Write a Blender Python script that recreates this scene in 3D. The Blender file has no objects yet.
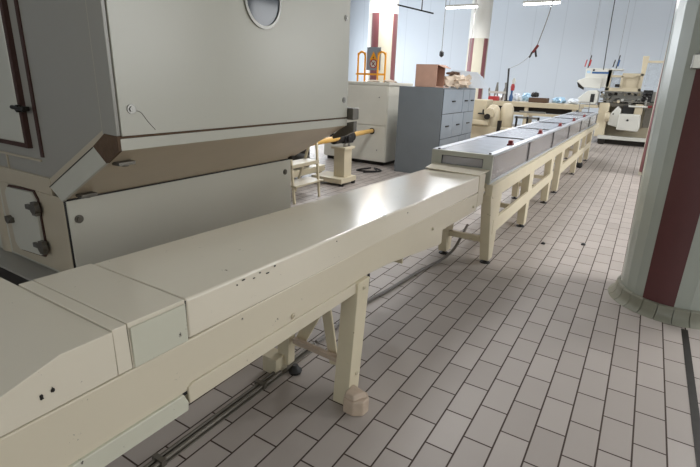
import bpy, bmesh, math, random
from mathutils import Vector, Matrix
random.seed(7)
SC = bpy.context.scene
COL = SC.collection
PI = math.pi

# ---------------------------------------------------------------- camera
def rot_axes(yaw, pitch, roll):
    cy, sy, cp, sp = math.cos(yaw), math.sin(yaw), math.cos(pitch), math.sin(pitch)
    w = Vector((sy*cp, cy*cp, -sp)); r = Vector((cy, -sy, 0)); u = r.cross(w)
    cr, sr = math.cos(roll), math.sin(roll)
    return cr*r+sr*u, -sr*r+cr*u, w
_r, _u, _w = rot_axes(-.5463, .3174, .035)
cam_data = bpy.data.cameras.new('camera'); cam_data.sensor_width = 36; cam_data.lens = 467.6/700*36
cam_data.clip_start = .05
cam = bpy.data.objects.new('camera', cam_data); COL.objects.link(cam)
m3 = Matrix((_r, _u, -_w)).transposed()
cam.matrix_world = Matrix.Translation((0, 0, 1.6)) @ m3.to_4x4()
SC.camera = cam

# ---------------------------------------------------------------- world, exposure, large lights
SC.view_settings.view_transform = 'Standard'; SC.view_settings.look = 'None'
SC.view_settings.gamma = 1; SC.view_settings.use_curve_mapping = False
SC.view_settings.exposure = 0.0
wd = bpy.data.worlds.new('world'); SC.world = wd; wd.use_nodes = True
wd.node_tree.nodes['Background'].inputs[0].default_value = (.75, .85, 1, 1)
wd.node_tree.nodes['Background'].inputs[1].default_value = .35

def area(name, loc, direction, sx, sy, power, col):
    l = bpy.data.lights.new(name, 'AREA'); l.shape = 'RECTANGLE'; l.size = sx; l.size_y = sy
    l.energy = power; l.color = col
    o = bpy.data.objects.new(name, l); COL.objects.link(o); o.location = loc
    o.rotation_euler = Vector(direction).to_track_quat('-Z', 'Y').to_euler()
    return o
# left window daylight, plus unseen added lights standing in as right and rear windows
area('added_light_right', (6.8, 9.0, 2.7), (-1, 0, -.1), 13, 2.2, 330, (1, .99, .96))  # unseen light, added to brighten the near parts from the right
area('window_daylight_left', (-13.8, 14.0, 2.7), (1, 0, -.1), 11, 2.2, 620, (.88, .94, 1))
area('added_fill_rear', (1.0, -4.8, 2.9), (0, 1, -.1), 6, 1.6, 70, (1, .98, .86))  # unseen dim fill, added behind the camera

# ---------------------------------------------------------------- materials
def srgb(r, g, b):
    f = lambda c: ((c/255)/12.92 if c/255 <= .04045 else ((c/255+.055)/1.055)**2.4)
    return (f(r), f(g), f(b), 1)
def new_mat(name):
    m = bpy.data.materials.new(name); m.use_nodes = True
    return m, m.node_tree, m.node_tree.nodes['Principled BSDF']
def mat(name, col, rough=.5, metal=0, var=.06, scale=6, bump=0.0, spec=.5, coat=0, bscale=60, chips=0.0, chipcol=(60, 52, 42), chipscale=14):
    m, t, b = new_mat(name); N = t.nodes; L = t.links
    tc = N.new('ShaderNodeTexCoord')
    nz = N.new('ShaderNodeTexNoise'); nz.inputs['Scale'].default_value = scale; nz.inputs['Detail'].default_value = 6
    L.new(tc.outputs['Object'], nz.inputs['Vector'])
    mx = N.new('ShaderNodeMix'); mx.data_type = 'RGBA'
    c = srgb(*col)
    mx.inputs[6].default_value = tuple(max(0, x*(1-var)) for x in c[:3])+(1,)
    mx.inputs[7].default_value = tuple(min(1, x*(1+var)) for x in c[:3])+(1,)
    L.new(nz.outputs['Fac'], mx.inputs[0]); out = mx.outputs[2]
    if chips:
        n2 = N.new('ShaderNodeTexNoise'); n2.inputs['Scale'].default_value = chipscale; n2.inputs['Detail'].default_value = 9
        n2.inputs['Roughness'].default_value = .75
        L.new(tc.outputs['Object'], n2.inputs['Vector'])
        rp = N.new('ShaderNodeValToRGB'); rp.color_ramp.elements[0].position = 1-chips; rp.color_ramp.elements[1].position = 1-chips+.015
        L.new(n2.outputs['Fac'], rp.inputs[0])
        m2 = N.new('ShaderNodeMix'); m2.data_type = 'RGBA'; m2.inputs[7].default_value = srgb(*chipcol)
        L.new(rp.outputs[0], m2.inputs[0]); L.new(out, m2.inputs[6]); out = m2.outputs[2]
    L.new(out, b.inputs['Base Color'])
    b.inputs['Roughness'].default_value = rough; b.inputs['Metallic'].default_value = metal
    b.inputs['Specular IOR Level'].default_value = spec
    b.inputs['Coat Weight'].default_value = coat; b.inputs['Coat Roughness'].default_value = .14
    if bump:
        n3 = N.new('ShaderNodeTexNoise'); n3.inputs['Scale'].default_value = bscale; n3.inputs['Detail'].default_value = 4
        L.new(tc.outputs['Object'], n3.inputs['Vector'])
        bp = N.new('ShaderNodeBump'); bp.inputs['Strength'].default_value = bump; bp.inputs['Distance'].default_value = .01
        L.new(n3.outputs['Fac'], bp.inputs['Height']); L.new(bp.outputs[0], b.inputs['Normal'])
    return m

CREAM = mat('cream_machine_paint', (208, 197, 174), .34, var=.05, scale=3, bump=.05, bscale=12, chips=.345, chipscale=13)
COVER = mat('cream_gloss_cover_paint', (218, 208, 188), .2, var=.03, scale=3, coat=.35, bump=.03, bscale=7, chips=.34, chipscale=16)
PALEGREEN = mat('pale_green_grey_paint', (200, 197, 178), .35, var=.05, scale=4, bump=.04, bscale=10, chips=.37, chipscale=13)
LEGCREAM = mat('cream_frame_paint', (210, 198, 170), .42, var=.06, scale=8, bump=.06, bscale=30, chips=.35, chipscale=14, chipcol=(110, 90, 66))
MACH = mat('warm_grey_enclosure_paint', (188, 185, 172), .28, var=.035, scale=2, bump=.03, bscale=4, chips=.3, chipscale=7, chipcol=(110, 96, 80))
MACHEND = mat('grey_beige_enclosure_paint', (150, 146, 137), .3, var=.05, scale=2, bump=.03, bscale=4)
MACHTRIM = mat('beige_trim_paint', (178, 166, 145), .4, var=.08, scale=5, bump=.05)
UNDER = mat('bounce_lit_hopper_paint', (190, 174, 148), .4, var=.12, scale=3)  # base colour lightened to carry the light bounced up from the floor
RUST = mat('rusty_brown_metal', (86, 66, 48), .8, var=.4, scale=22, bump=.4)
GASKET = mat('brown_rubber_gasket', (62, 36, 28), .6, var=.2)
BLACK = mat('black_rubber', (22, 20, 19), .55, var=.2)
DARK = mat('dark_metal', (48, 44, 40), .45, metal=.6, var=.25, scale=20)
LATCH = mat('tarnished_latch_steel', (104, 100, 92), .4, metal=.7, var=.25, scale=30)
STEEL = mat('brushed_steel', (150, 148, 142), .32, metal=.9, var=.12, scale=18)
ALU = mat('aluminium_profile', (178, 181, 186), .38, metal=.35, var=.05)
ALUGREEN = mat('weathered_aluminium_frame', (174, 172, 158), .45, metal=.05, var=.08)
CABWHITE = mat('off_white_cabinet_paint', (226, 222, 208), .42, var=.04)
CHEST = mat('slate_grey_cabinet_paint', (112, 117, 120), .45, var=.07, scale=5)
CHESTF = mat('light_slate_drawer_paint', (138, 146, 154), .42, var=.07, scale=7)
CARD = mat('brown_cardboard', (184, 146, 126), .85, var=.12, scale=9, bump=.1)
CARDIN = mat('dark_cardboard_inside', (92, 70, 54), .9, var=.1)
PAPER = mat('crumpled_packing_paper', (206, 188, 168), .85, var=.2, scale=20, bump=.2)
PLASTIC = mat('blue_white_plastic_film', (222, 228, 234), .25, var=.12, scale=8, bump=.3)
BLUEFILM = mat('light_blue_plastic_film', (160, 192, 214), .3, var=.2, scale=10, bump=.3)
YELLOW = mat('yellow_orange_paint', (232, 158, 30), .4, var=.06)
BARYEL = mat('ochre_shaft_paint', (214, 168, 86), .45, var=.08)
RED = mat('red_plastic', (170, 52, 54), .4, var=.1)
DKRED = mat('dark_red_plastic', (112, 30, 30), .4, var=.1)
BLUE = mat('blue_plastic', (44, 86, 136), .4, var=.1)
WHITE = mat('white_enamel', (200, 199, 190), .3, var=.03)
PALE = mat('pale_beige_machine_paint', (188, 176, 150), .4, var=.07, scale=6)
MAROON = mat('maroon_stripe_paint', (92, 52, 52), .38, var=.1, scale=12, chips=.3, chipcol=(140, 110, 100), chipscale=10)
LITMAROON = mat('lit_maroon_stripe_paint', (124, 76, 78), .45, var=.08)  # same maroon with brighter light and haze mixed into the colour, for far pillars
PILLAR = mat('grey_green_gloss_paint', (168, 172, 162), .26, var=.05, scale=4, bump=.05, bscale=5)
PILLARW = mat('white_column_paint', (222, 220, 212), .4, var=.03)
CREAMCOL = mat('cream_column_paint', (204, 198, 178), .4, var=.03)
COVE = mat('grey_green_cove_tile', (136, 134, 118), .35, var=.18, scale=9)
CABLE = mat('grey_cable_sheath', (112, 106, 100), .5, var=.1)
CONDUIT = mat('dull_zinc_duct', (104, 98, 88), .45, metal=.4, var=.2, scale=14)
LIDM = mat('frosted_lid', (196, 198, 206), .22, var=.03)
BELT = mat('white_conveyor_belt', (186, 180, 172), .55, var=.05)
PINKPRIMER = mat('pinkish_sealed_mortar', (190, 170, 150), .7, var=.15, scale=25, bump=.3)
WALLM = mat('white_insulated_wall_panel', (214, 222, 226), .42, var=.015, scale=1)
CEILM = mat('ceiling_panel', (188, 192, 196), .7, var=.02)

def glass_mat(name, col, rough, mixf):
    m = bpy.data.materials.new(name); m.use_nodes = True; t = m.node_tree; N = t.nodes; L = t.links
    b = N['Principled BSDF']; b.inputs['Base Color'].default_value = srgb(*col); b.inputs['Roughness'].default_value = rough
    tr = N.new('ShaderNodeBsdfTransparent'); mx = N.new('ShaderNodeMixShader'); mx.inputs[0].default_value = mixf
    nz = N.new('ShaderNodeTexNoise'); nz.inputs['Scale'].default_value = 7; nz.inputs['Detail'].default_value = 6
    tc = N.new('ShaderNodeTexCoord'); L.new(tc.outputs['Object'], nz.inputs['Vector'])
    mr = N.new('ShaderNodeMapRange'); mr.inputs[3].default_value = mixf-.18; mr.inputs[4].default_value = min(1, mixf+.18)
    L.new(nz.outputs['Fac'], mr.inputs[0]); L.new(mr.outputs[0], mx.inputs[0])
    L.new(tr.outputs[0], mx.inputs[1]); L.new(b.outputs[0], mx.inputs[2]); L.new(mx.outputs[0], N['Material Output'].inputs[0])
    return m
PANE = glass_mat('scuffed_clear_panel', (186, 180, 178), .15, .5)
CLEARPANE = glass_mat('clear_machine_guard', (170, 180, 188), .1, .25)
LIDGLASS = glass_mat('frosted_top_panel', (172, 176, 184), .2, .86)
PORT = mat('dark_porthole_glass', (66, 72, 80), .08, var=.15, scale=10)
def emit(name, col, s):
    m, t, b = new_mat(name); b.inputs['Base Color'].default_value = (1, 1, 1, 1)
    b.inputs['Emission Color'].default_value = (*col, 1); b.inputs['Emission Strength'].default_value = s; return m
TUBE = emit('fluorescent_tube_glow', (.95, .98, 1), 9)
WINLIT = emit('daylit_window_pane', (.8, .9, 1), 1.6)

def tile_mat():
    m, t, b = new_mat('staggered_clay_floor_tile'); N = t.nodes; L = t.links
    tc = N.new('ShaderNodeTexCoord'); sp = N.new('ShaderNodeSeparateXYZ'); L.new(tc.outputs['Object'], sp.inputs[0])
    ax = N.new('ShaderNodeMath'); ax.operation = 'ADD'; ax.inputs[1].default_value = -2.413+.2755*200
    ay = N.new('ShaderNodeMath'); ay.operation = 'ADD'; ay.inputs[1].default_value = .3195+.1385*400
    L.new(sp.outputs[1], ax.inputs[0]); L.new(sp.outputs[0], ay.inputs[0])
    cb = N.new('ShaderNodeCombineXYZ'); L.new(ax.outputs[0], cb.inputs[0]); L.new(ay.outputs[0], cb.inputs[1])
    br = N.new('ShaderNodeTexBrick'); L.new(cb.outputs[0], br.inputs['Vector'])
    br.inputs['Color1'].default_value = srgb(165, 155, 147); br.inputs['Color2'].default_value = srgb(178, 168, 160)
    br.inputs['Mortar'].default_value = srgb(66, 52, 44)
    br.inputs['Scale'].default_value = 1; br.inputs['Brick Width'].default_value = .2755; br.inputs['Row Height'].default_value = .1385
    br.inputs['Mortar Size'].default_value = .0042; br.inputs['Mortar Smooth'].default_value = .12; br.inputs['Bias'].default_value = 0
    br.offset = .5; br.offset_frequency = 2; br.squash = 1
    nz = N.new('ShaderNodeTexNoise'); nz.inputs['Scale'].default_value = 1.3; nz.inputs['Detail'].default_value = 8
    L.new(tc.outputs['Object'], nz.inputs['Vector'])
    rp = N.new('ShaderNodeMapRange'); rp.inputs[3].default_value = .86; rp.inputs[4].default_value = 1.1
    L.new(nz.outputs['Fac'], rp.inputs[0])
    mul = N.new('ShaderNodeVectorMath'); mul.operation = 'SCALE'; L.new(br.outputs['Color'], mul.inputs[0]); L.new(rp.outputs[0], mul.inputs['Scale'])
    L.new(mul.outputs[0], b.inputs['Base Color'])
    rr = N.new('ShaderNodeMapRange'); b.inputs['Specular IOR Level'].default_value = .3; rr.inputs[3].default_value = .42; rr.inputs[4].default_value = .75
    L.new(br.outputs['Fac'], rr.inputs[0]); L.new(rr.outputs[0], b.inputs['Roughness'])
    bp = N.new('ShaderNodeBump'); bp.invert = True; bp.inputs['Strength'].default_value = .5; bp.inputs['Distance'].default_value = .004
    L.new(br.outputs['Fac'], bp.inputs['Height']); L.new(bp.outputs[0], b.inputs['Normal'])
    return m
TILE = tile_mat()

def wall_mat(axis):
    m, t, b = new_mat('white_wall_panel_with_seams'); N = t.nodes; L = t.links
    tc = N.new('ShaderNodeTexCoord'); sp = N.new('ShaderNodeSeparateXYZ'); L.new(tc.outputs['Object'], sp.inputs[0])
    md = N.new('ShaderNodeMath'); md.operation = 'PINGPONG'; md.inputs[1].default_value = .575; L.new(sp.outputs[axis], md.inputs[0])
    rp = N.new('ShaderNodeValToRGB'); rp.color_ramp.elements[0].position = .0; rp.color_ramp.elements[0].color = srgb(206, 213, 220)
    rp.color_ramp.elements[1].position = .022; rp.color_ramp.elements[1].color = srgb(221, 228, 235)
    L.new(md.outputs[0], rp.inputs[0]); L.new(rp.outputs[0], b.inputs['Base Color']); b.inputs['Roughness'].default_value = .4
    return m
WALLX = wall_mat(0); WALLY = wall_mat(1)

# ---------------------------------------------------------------- mesh helpers
class MB:
    def __init__(s): s.bm = bmesh.new()
    def box(s, x0, x1, y0, y1, z0, z1):
        vs = [s.bm.verts.new(p) for p in ((x0,y0,z0),(x1,y0,z0),(x1,y1,z0),(x0,y1,z0),(x0,y0,z1),(x1,y0,z1),(x1,y1,z1),(x0,y1,z1))]
        for f in ((0,3,2,1),(4,5,6,7),(0,1,5,4),(1,2,6,5),(2,3,7,6),(3,0,4,7)): s.bm.faces.new([vs[i] for i in f])
        return s
    def hexa(s, p):          # 8 points: bottom loop of 4, top loop of 4
        vs = [s.bm.verts.new(q) for q in p]
        for f in ((0,3,2,1),(4,5,6,7),(0,1,5,4),(1,2,6,5),(2,3,7,6),(3,0,4,7)): s.bm.faces.new([vs[i] for i in f])
        return s
    def prism(s, poly, axis, a, b):   # polygon of the two other coordinates, extruded along axis
        def mk(v, c):
            q = list(v); q.insert(axis, c); return q
        A = [s.bm.verts.new(mk(v, a)) for v in poly]; B = [s.bm.verts.new(mk(v, b)) for v in poly]
        n = len(poly)
        s.bm.faces.new(A[::-1]); s.bm.faces.new(B)
        for i in range(n): s.bm.faces.new((A[i], A[(i+1) % n], B[(i+1) % n], B[i]))
        return s
    def cyl(s, p0, p1, r0, r1=None, n=16):
        r1 = r0 if r1 is None else r1
        p0 = Vector(p0); p1 = Vector(p1); d = (p1-p0).normalized()
        a = d.orthogonal().normalized(); b = d.cross(a)
        A = [s.bm.verts.new(p0+(a*math.cos(t)+b*math.sin(t))*r0) for t in [2*PI*i/n for i in range(n)]]
        B = [s.bm.verts.new(p1+(a*math.cos(t)+b*math.sin(t))*r1) for t in [2*PI*i/n for i in range(n)]]
        s.bm.faces.new(A[::-1]); s.bm.faces.new(B)
        for i in range(n): s.bm.faces.new((A[i], A[(i+1) % n], B[(i+1) % n], B[i]))
        return s
    def bar(s, p0, p1, w, h):     # rectangular bar, w sideways, h upwards
        p0 = Vector(p0); p1 = Vector(p1); d = (p1-p0).normalized()
        up = Vector((0, 0, 1)) if abs(d.z) < .95 else Vector((1, 0, 0))
        a = d.cross(up).normalized(); b = a.cross(d).normalized()
        q = []
        for p in (p0, p1):
            q.append([s.bm.verts.new(p+a*i*w/2+b*j*h/2) for i, j in ((-1,-1),(1,-1),(1,1),(-1,1))])
        A, B = q
        s.bm.faces.new(A[::-1]); s.bm.faces.new(B)
        for i in range(4): s.bm.faces.new((A[i], A[(i+1) % 4], B[(i+1) % 4], B[i]))
        return s
    def tube(s, pts, r, n=8):
        pts = [Vector(p) for p in pts]
        # catmull-rom smoothing
        P = []
        for i in range(len(pts)-1):
            p0 = pts[max(i-1, 0)]; p1 = pts[i]; p2 = pts[i+1]; p3 = pts[min(i+2, len(pts)-1)]
            K = 5 if len(pts) > 2 else 1
            for k in range(K):
                t = k/K
                P.append(.5*((2*p1)+(-p0+p2)*t+(2*p0-5*p1+4*p2-p3)*t*t+(-p0+3*p1-3*p2+p3)*t**3))
        P.append(pts[-1]); prev = None; a = None
        for i, p in enumerate(P):
            d = ((P[min(i+1, len(P)-1)])-(P[max(i-1, 0)])).normalized()
            a = d.orthogonal().normalized() if a is None else (a-d*a.dot(d)).normalized()
            b = d.cross(a)
            ring = [s.bm.verts.new(p+(a*math.cos(t)+b*math.sin(t))*r) for t in [2*PI*k/n for k in range(n)]]
            if prev:
                for k in range(n): s.bm.faces.new((prev[k], prev[(k+1) % n], ring[(k+1) % n], ring[k]))
            else: s.bm.faces.new(ring[::-1])
            prev = ring
        s.bm.faces.new(prev)
        return s
    def lump(s, c, rx, ry, rz, jitter=.15, sub=3):
        r = bmesh.ops.create_icosphere(s.bm, subdivisions=sub, radius=1)
        rnd = random.Random(int(abs(c[0]*91+c[1]*37+c[2]*13)*100))
        ph = [rnd.uniform(0, 6) for _ in range(6)]
        for v in r['verts']:
            k = 1+jitter*(math.sin(v.co.x*5+ph[0])*math.sin(v.co.y*6+ph[1])+.6*math.sin(v.co.z*9+ph[2])*math.sin(v.co.x*11+ph[3]))
            z = max(v.co.z, -.6)
            v.co = Vector((c[0]+v.co.x*rx*k, c[1]+v.co.y*ry*k, c[2]+z*rz*k))
        return s
    def lathe(s, c, prof, n=32, axis=2):
        rings = []
        for r, z in prof:
            ring = []
            for k in range(n):
                t = 2*PI*k/n; q = [r*math.cos(t), r*math.sin(t)]; q.insert(axis, z)
                ring.append(s.bm.verts.new(Vector(c)+Vector(q)))
            rings.append(ring)
        for A, B in zip(rings, rings[1:]):
            for k in range(n): s.bm.faces.new((A[k], A[(k+1) % n], B[(k+1) % n], B[k]))
        s.bm.faces.new(rings[0][::-1]); s.bm.faces.new(rings[-1])
        return s
    def build(s, name, m, parent=None, bev=0, smooth=False, label=None):
        bmesh.ops.recalc_face_normals(s.bm, faces=s.bm.faces)
        me = bpy.data.meshes.new(name)
        org = Vector((0, 0, 0))
        vs = [v.co for v in s.bm.verts]
        if vs:
            lo = [min(v[i] for v in vs) for i in range(3)]; hi = [max(v[i] for v in vs) for i in range(3)]
            org = Vector(((lo[0]+hi[0])/2, (lo[1]+hi[1])/2, lo[2]))
            for v in s.bm.verts: v.co -= org
        s.bm.to_mesh(me); s.bm.free()
        me.materials.append(m)
        o = bpy.data.objects.new(name, me); COL.objects.link(o)
        if parent:
            o.parent = parent
            pl = WLOC.get(parent.name, Vector((0, 0, 0)))
            o.location = org-pl
        else: o.location = org
        WLOC[o.name] = org
        if smooth:
            for p in me.polygons: p.use_smooth = True
            try: me.set_sharp_from_angle(angle=math.radians(40))
            except Exception: pass
        if bev:
            b = o.modifiers.new('bevel', 'BEVEL'); b.width = bev; b.segments = 3; b.limit_method = 'ANGLE'; b.angle_limit = math.radians(35)
            for p in me.polygons: p.use_smooth = True
            b.harden_normals = True
        if label: o['label'] = label
        return o
WLOC = {}
def thing(name, label, cat, loc, group=None):
    o = bpy.data.objects.new(name, None); COL.objects.link(o); o.location = loc; o.empty_display_size = .1
    WLOC[o.name] = Vector(loc); o['label'] = label; o['category'] = cat
    if group: o['group'] = group
    return o
def tag(o, label, cat, group=None):
    o['label'] = label; o['category'] = cat
    if group: o['group'] = group
    return o
def struct(o): o['kind'] = 'structure'; return o
def part(name, m, parent, *box, bev=.003, label=None):
    return MB().box(*box).build(name, m, parent, bev=bev, label=label)

# ---------------------------------------------------------------- setting
XL, XR, YB, YF, ZC = -14, 7, -5, 21.5, 5.5
def flat_floor():
    mb = MB(); mb.box(XL, XR, YB, YF, -.1, 0)
    o = mb.build('floor', TILE)
    for v in o.data.vertices: v.co += o.location
    o.location = (0, 0, 0); return struct(o)
flat_floor()
def wall(name, m, *b):
    o = MB().box(*b).build(name, m)
    return struct(o)
wall('ceiling', CEILM, XL-.1, XR+.1, YB-.1, YF+.1, ZC, ZC+.1)
wall('wall_back', WALLX, XL-.1, XR+.1, YF, YF+.1, -.1, ZC)
wall('wall_left', WALLY, XL-.1, XL, YB, YF, -.1, ZC)
wall('wall_right', WALLY, XR, XR+.1, YB, YF, -.1, ZC)
wall('wall_rear', WALLX, XL-.1, XR+.1, YB-.1, YB, -.1, ZC)
def window(name, n0, *b):
    x0, x1, y0, y1, z0, z1 = b
    w = struct(MB().box(*b).build(name, WINLIT))
    f = MB()
    if x1-x0 < y1-y0:
        f.box(x0-.03, x1+.03, y0-.06, y1+.06, z0-.06, z0); f.box(x0-.03, x1+.03, y0-.06, y1+.06, z1, z1+.06)
        for k in range(7):
            y = y0+(y1-y0)*k/6; f.box(x0-.03, x1+.03, y-.03, y+.03, z0, z1)
    else:
        f.box(x0-.06, x1+.06, y0-.03, y1+.03, z0-.06, z0); f.box(x0-.06, x1+.06, y0-.03, y1+.03, z1, z1+.06)
        for k in range(5):
            x = x0+(x1-x0)*k/4; f.box(x-.03, x+.03, y0-.03, y1+.03, z0, z1)
    f.build('window_frame', ALU, w)
window('added_window_right', 0, 6.92, 6.97, 2.5, 15.5, 1.6, 3.8)  # unseen window, built to house the added right-hand light
window('window_2', 0, -13.97, -13.92, 8.5, 19.5, 1.6, 3.8)
window('added_window_rear', 0, -2, 4, -4.97, -4.92, 2.1, 3.7)  # unseen window, built to house the added rear fill
# metal strip let into the floor in front of the pillar
struct(MB().box(.485, .525, -1, 3.77, -.004, .002).build('trim_1', DARK))

# pillars
def pillar(x, y, r, a0, label, painted, cove, group=None, lower=None, flare=0.0):
    lower = lower or CREAMCOL
    t = thing('pillar', label, 'pillar', (x, y, 0), group)
    MB().lathe((x, y, 0), [(r+flare, 3.15), (r+flare, ZC)], 48).build('upper_shaft', painted, t, smooth=True)
    MB().lathe((x, y, 0), [(r, .0), (r+flare, 3.149)], 24 if cove else 48).build('lower_shaft', lower, t, smooth=not cove)
    w = math.radians(33)
    for k in range(4):
        mb = MB(); c = math.radians(a0+90*k); n = 8
        ri, ro = r-.002, r+.003
        lo, hi = .06, 3.15
        rings = []
        for i in range(n+1):
            a = c-w/2+w*i/n
            rings.append([mb.bm.verts.new((x+q*math.cos(a), y+q*math.sin(a), z)) for q, z in ((ri-.006, lo), (ro, lo), (ro+flare, hi), (ri-.006+flare, hi))])
        for A, B in zip(rings, rings[1:]):
            for j in range(4): mb.bm.faces.new((A[j], A[(j+1) % 4], B[(j+1) % 4], B[j]))
        mb.bm.faces.new(rings[0]); mb.bm.faces.new(rings[-1][::-1])
        mb.build('stripe', MAROON if cove else LITMAROON, t, smooth=True)
    if cove:
        # ring of curved skirting tiles
        n = 24
        for k in range(n):
            mb = MB(); a0_ = 2*PI*k/n+.006; a1_ = 2*PI*(k+1)/n-.006
            prof = [(r-.01, 0), (r+.078, 0), (r+.07, .010), (r+.05, .02), (r+.034, .05), (r+.03, .1), (r+.022, .108), (r-.01, .11)]
            rings = []
            for i in range(4):
                a = a0_+(a1_-a0_)*i/3
                rings.append([mb.bm.verts.new((x+q*math.cos(a), y+q*math.sin(a), z)) for q, z in prof])
            for A, B in zip(rings, rings[1:]):
                for j in range(len(prof)): mb.bm.faces.new((A[j], A[(j+1) % len(prof)], B[(j+1) % len(prof)], B[j]))
            mb.bm.faces.new(rings[0]); mb.bm.faces.new(rings[-1][::-1])
            mb.build('skirting_tile', COVE, t, smooth=True)
    return t
pl = pillar(.425, 4.235, .36, -107, 'large grey-green round pillar with maroon stripe and tiled foot in the right foreground', PILLAR, True, None, PILLAR, .075)
MB().box(.17, .25, 3.85, 3.93, 1.74, 1.83).build('bracket', STEEL, pl, bev=.006)
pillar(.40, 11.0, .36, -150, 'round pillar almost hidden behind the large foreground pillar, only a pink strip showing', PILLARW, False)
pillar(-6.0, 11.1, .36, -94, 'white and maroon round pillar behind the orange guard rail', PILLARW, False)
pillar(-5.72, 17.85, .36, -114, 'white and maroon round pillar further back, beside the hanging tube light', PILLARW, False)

# ---------------------------------------------------------------- left machine
A, B_ = -2.049, -2.627
Y0, Y1 = 1.3, 3.262
M = thing('process_machine', 'large grey enclosure machine with porthole, hatch doors and hopper underside at left', 'machine', (-3.6, 2.28, 0))
XE = -5.2
# upper housing and sloping transition, profile in x,z extruded along y
MB().prism([(XE, 1.02), (-2.737, .985), (-2.16, 1.304), (-2.062, 1.32), (-2.062, 2.75), (XE, 2.75)], 1, Y0, Y1-.01).build('upper_housing', MACHEND, M, bev=.006)
part('side_panel', MACH, M, -2.062, A, Y0+.012, Y1, 1.316, 2.75, bev=.002, label='large flat side panel with scratches')
part('corner_post', MACHEND, M, -2.165, A-.004, Y0-.012, Y0+.006, 1.318, 2.75, bev=.003)
part('post_bead', MACHTRIM, M, -2.176, -2.163, Y0-.006, Y0+.004, 1.31, 2.75, bev=0)
part('panel_joint', RUST, M, -2.075, A-.006, Y0+.01, Y1-.01, 1.302, 1.318, bev=0)
part('lower_flange', MACH, M, -2.1, A+.001, Y0, Y1+.002, 1.249, 1.304, bev=.003)
MB().prism([(-2.051, 1.25), (-2.627, .922), (-2.72, .985), (-2.14, 1.305)], 1, Y0+.004, Y1).build('sloped_underside', UNDER, M, label='brown-beige sloping underside')
# diagonal flange strip on the end face, with the bare rusty corner
MB().prism([(-2.627, .915), (-2.163, 1.181), (-2.256, 1.252), (-2.735, .985)], 1, Y0-.016, Y0+.004).build('diagonal_flange', MACH, M, bev=.003)
MB().prism([(-2.163, 1.180), (-2.049, 1.25), (-2.049, 1.317), (-2.15, 1.322), (-2.258, 1.252)], 1, Y0-.014, Y0+.004).build('rusty_corner', RUST, M, label='bare rusty brown corner patch')
part('lower_box', MACH, M, -4.6, B_, Y0+.006, Y1, .0, .915, bev=.006)
part('lower_end_panel', MACHTRIM, M, -3.36, B_-.010, Y0-.010, Y0+.006, .46, .932, bev=.004)
part('waist_band', MACHTRIM, M, -4.3, -2.725, Y0-.014, Y0+.004, .935, 1.03, bev=.003)
MB().prism([(-2.735, .988), (-2.156, 1.308), (-2.170, 1.335), (-2.775, 1.003)], 1, Y0-.010, Y0+.003).build('diagonal_bead', MACHTRIM, M, bev=.002)
MB().prism([(-2.733, .984), (-2.256, 1.25), (-2.253, 1.246), (-2.730, .980)], 1, Y0-.018, Y0).build('diagonal_seam', BLACK, M)
MB().box(B_-.010, B_-.006, Y0-.0045, Y0+.01, .3, .92).build('dark_seam', BLACK, M)
part('underside_joint', DARK, M, B_-.02, B_+.004, Y0, Y1, .912, .922, bev=0)
# left rounded column of the lower part
MB().cyl((-3.48, Y0+.12, .4), (-3.48, Y0+.12, .98), .13, n=24).build('round_column', MACHTRIM, M, smooth=True)
# horizontal ledge
MB().box(-4.3, -2.70, 1.155, Y0, .425, .44).build('ledge_plate', MACHEND, M, bev=.003)
MB().box(-4.3, -2.70, 1.175, 1.19, .0, .425).build('plinth', DARK, M)
# big door on the end face
d = part('door', MACH, M, -4.3, -2.905, Y0-.03, Y0, 1.205, 2.6, bev=.01, label='large light grey access door')
g = MB(); g.box(-2.905, -2.875, Y0-.026, Y0+.001, 1.18, 2.6); g.box(-4.3, -2.905, Y0-.022, Y0+.001, 1.18, 1.205)
g.build('gasket', GASKET, d)
MB().box(-2.895, -2.80, Y0-.035, Y0-.018, 1.385, 1.408).cyl((-2.87, Y0-.03, 1.395), (-2.87, Y0-.052, 1.395), .02).cyl((-2.93, Y0-.045, 1.4), (-2.80, Y0-.045, 1.392), .011).build('handle', DARK, d, bev=.002)
part('frame_strip', GASKET, M, -2.792, -2.764, Y0-.008, Y0+.001, 1.14, 2.6, bev=0)
for b in ((-3.36, -2.80, Y0-.01, Y0+.001, 1.112, 1.125), (-3.2, -3.19, Y0-.01, Y0+.001, 1.0, 1.12)):
    part('trim_bead', MACHTRIM, M, *b, bev=.003)
# small hatch on the lower end panel
hp = [(a+.025, c_) for a, c_ in [(-3.262, .56), (-3.22, .52), (-2.96, .535), (-2.925, .57), (-2.925, .88), (-2.96, .925), (-3.24, .915), (-3.275, .88)]]
MB().prism([((x+3.1)*1.07-3.1, (z-.72)*1.06+.72) for x, z in hp], 1, Y0-.018, Y0-.008).build('hatch_gasket', GASKET, M)
h = MB().prism(hp, 1, Y0-.034, Y0-.012).build('hatch', MACH, M, bev=.005, label='small light grey hatch with cut corners')
for (x, z) in ((-2.90, .838), (-2.89, .605)):
    l = MB().box(x-.075, x+.005, Y0-.055, Y0-.036, z-.014, z+.014).cyl((x+.02, Y0-.03, z), (x+.02, Y0-.06, z), .034)
    l.box(x+.0, x+.045, Y0-.058, Y0-.03, z-.04, z+.04); l.build('latch', LATCH, h, bev=.003)
MB().box(-3.27, -3.19, Y0-.055, Y0-.03, .695, .728).cyl((-3.23, Y0-.03, .712), (-3.23, Y0-.06, .712), .026).build('hinge', LATCH, h, bev=.003)
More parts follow.
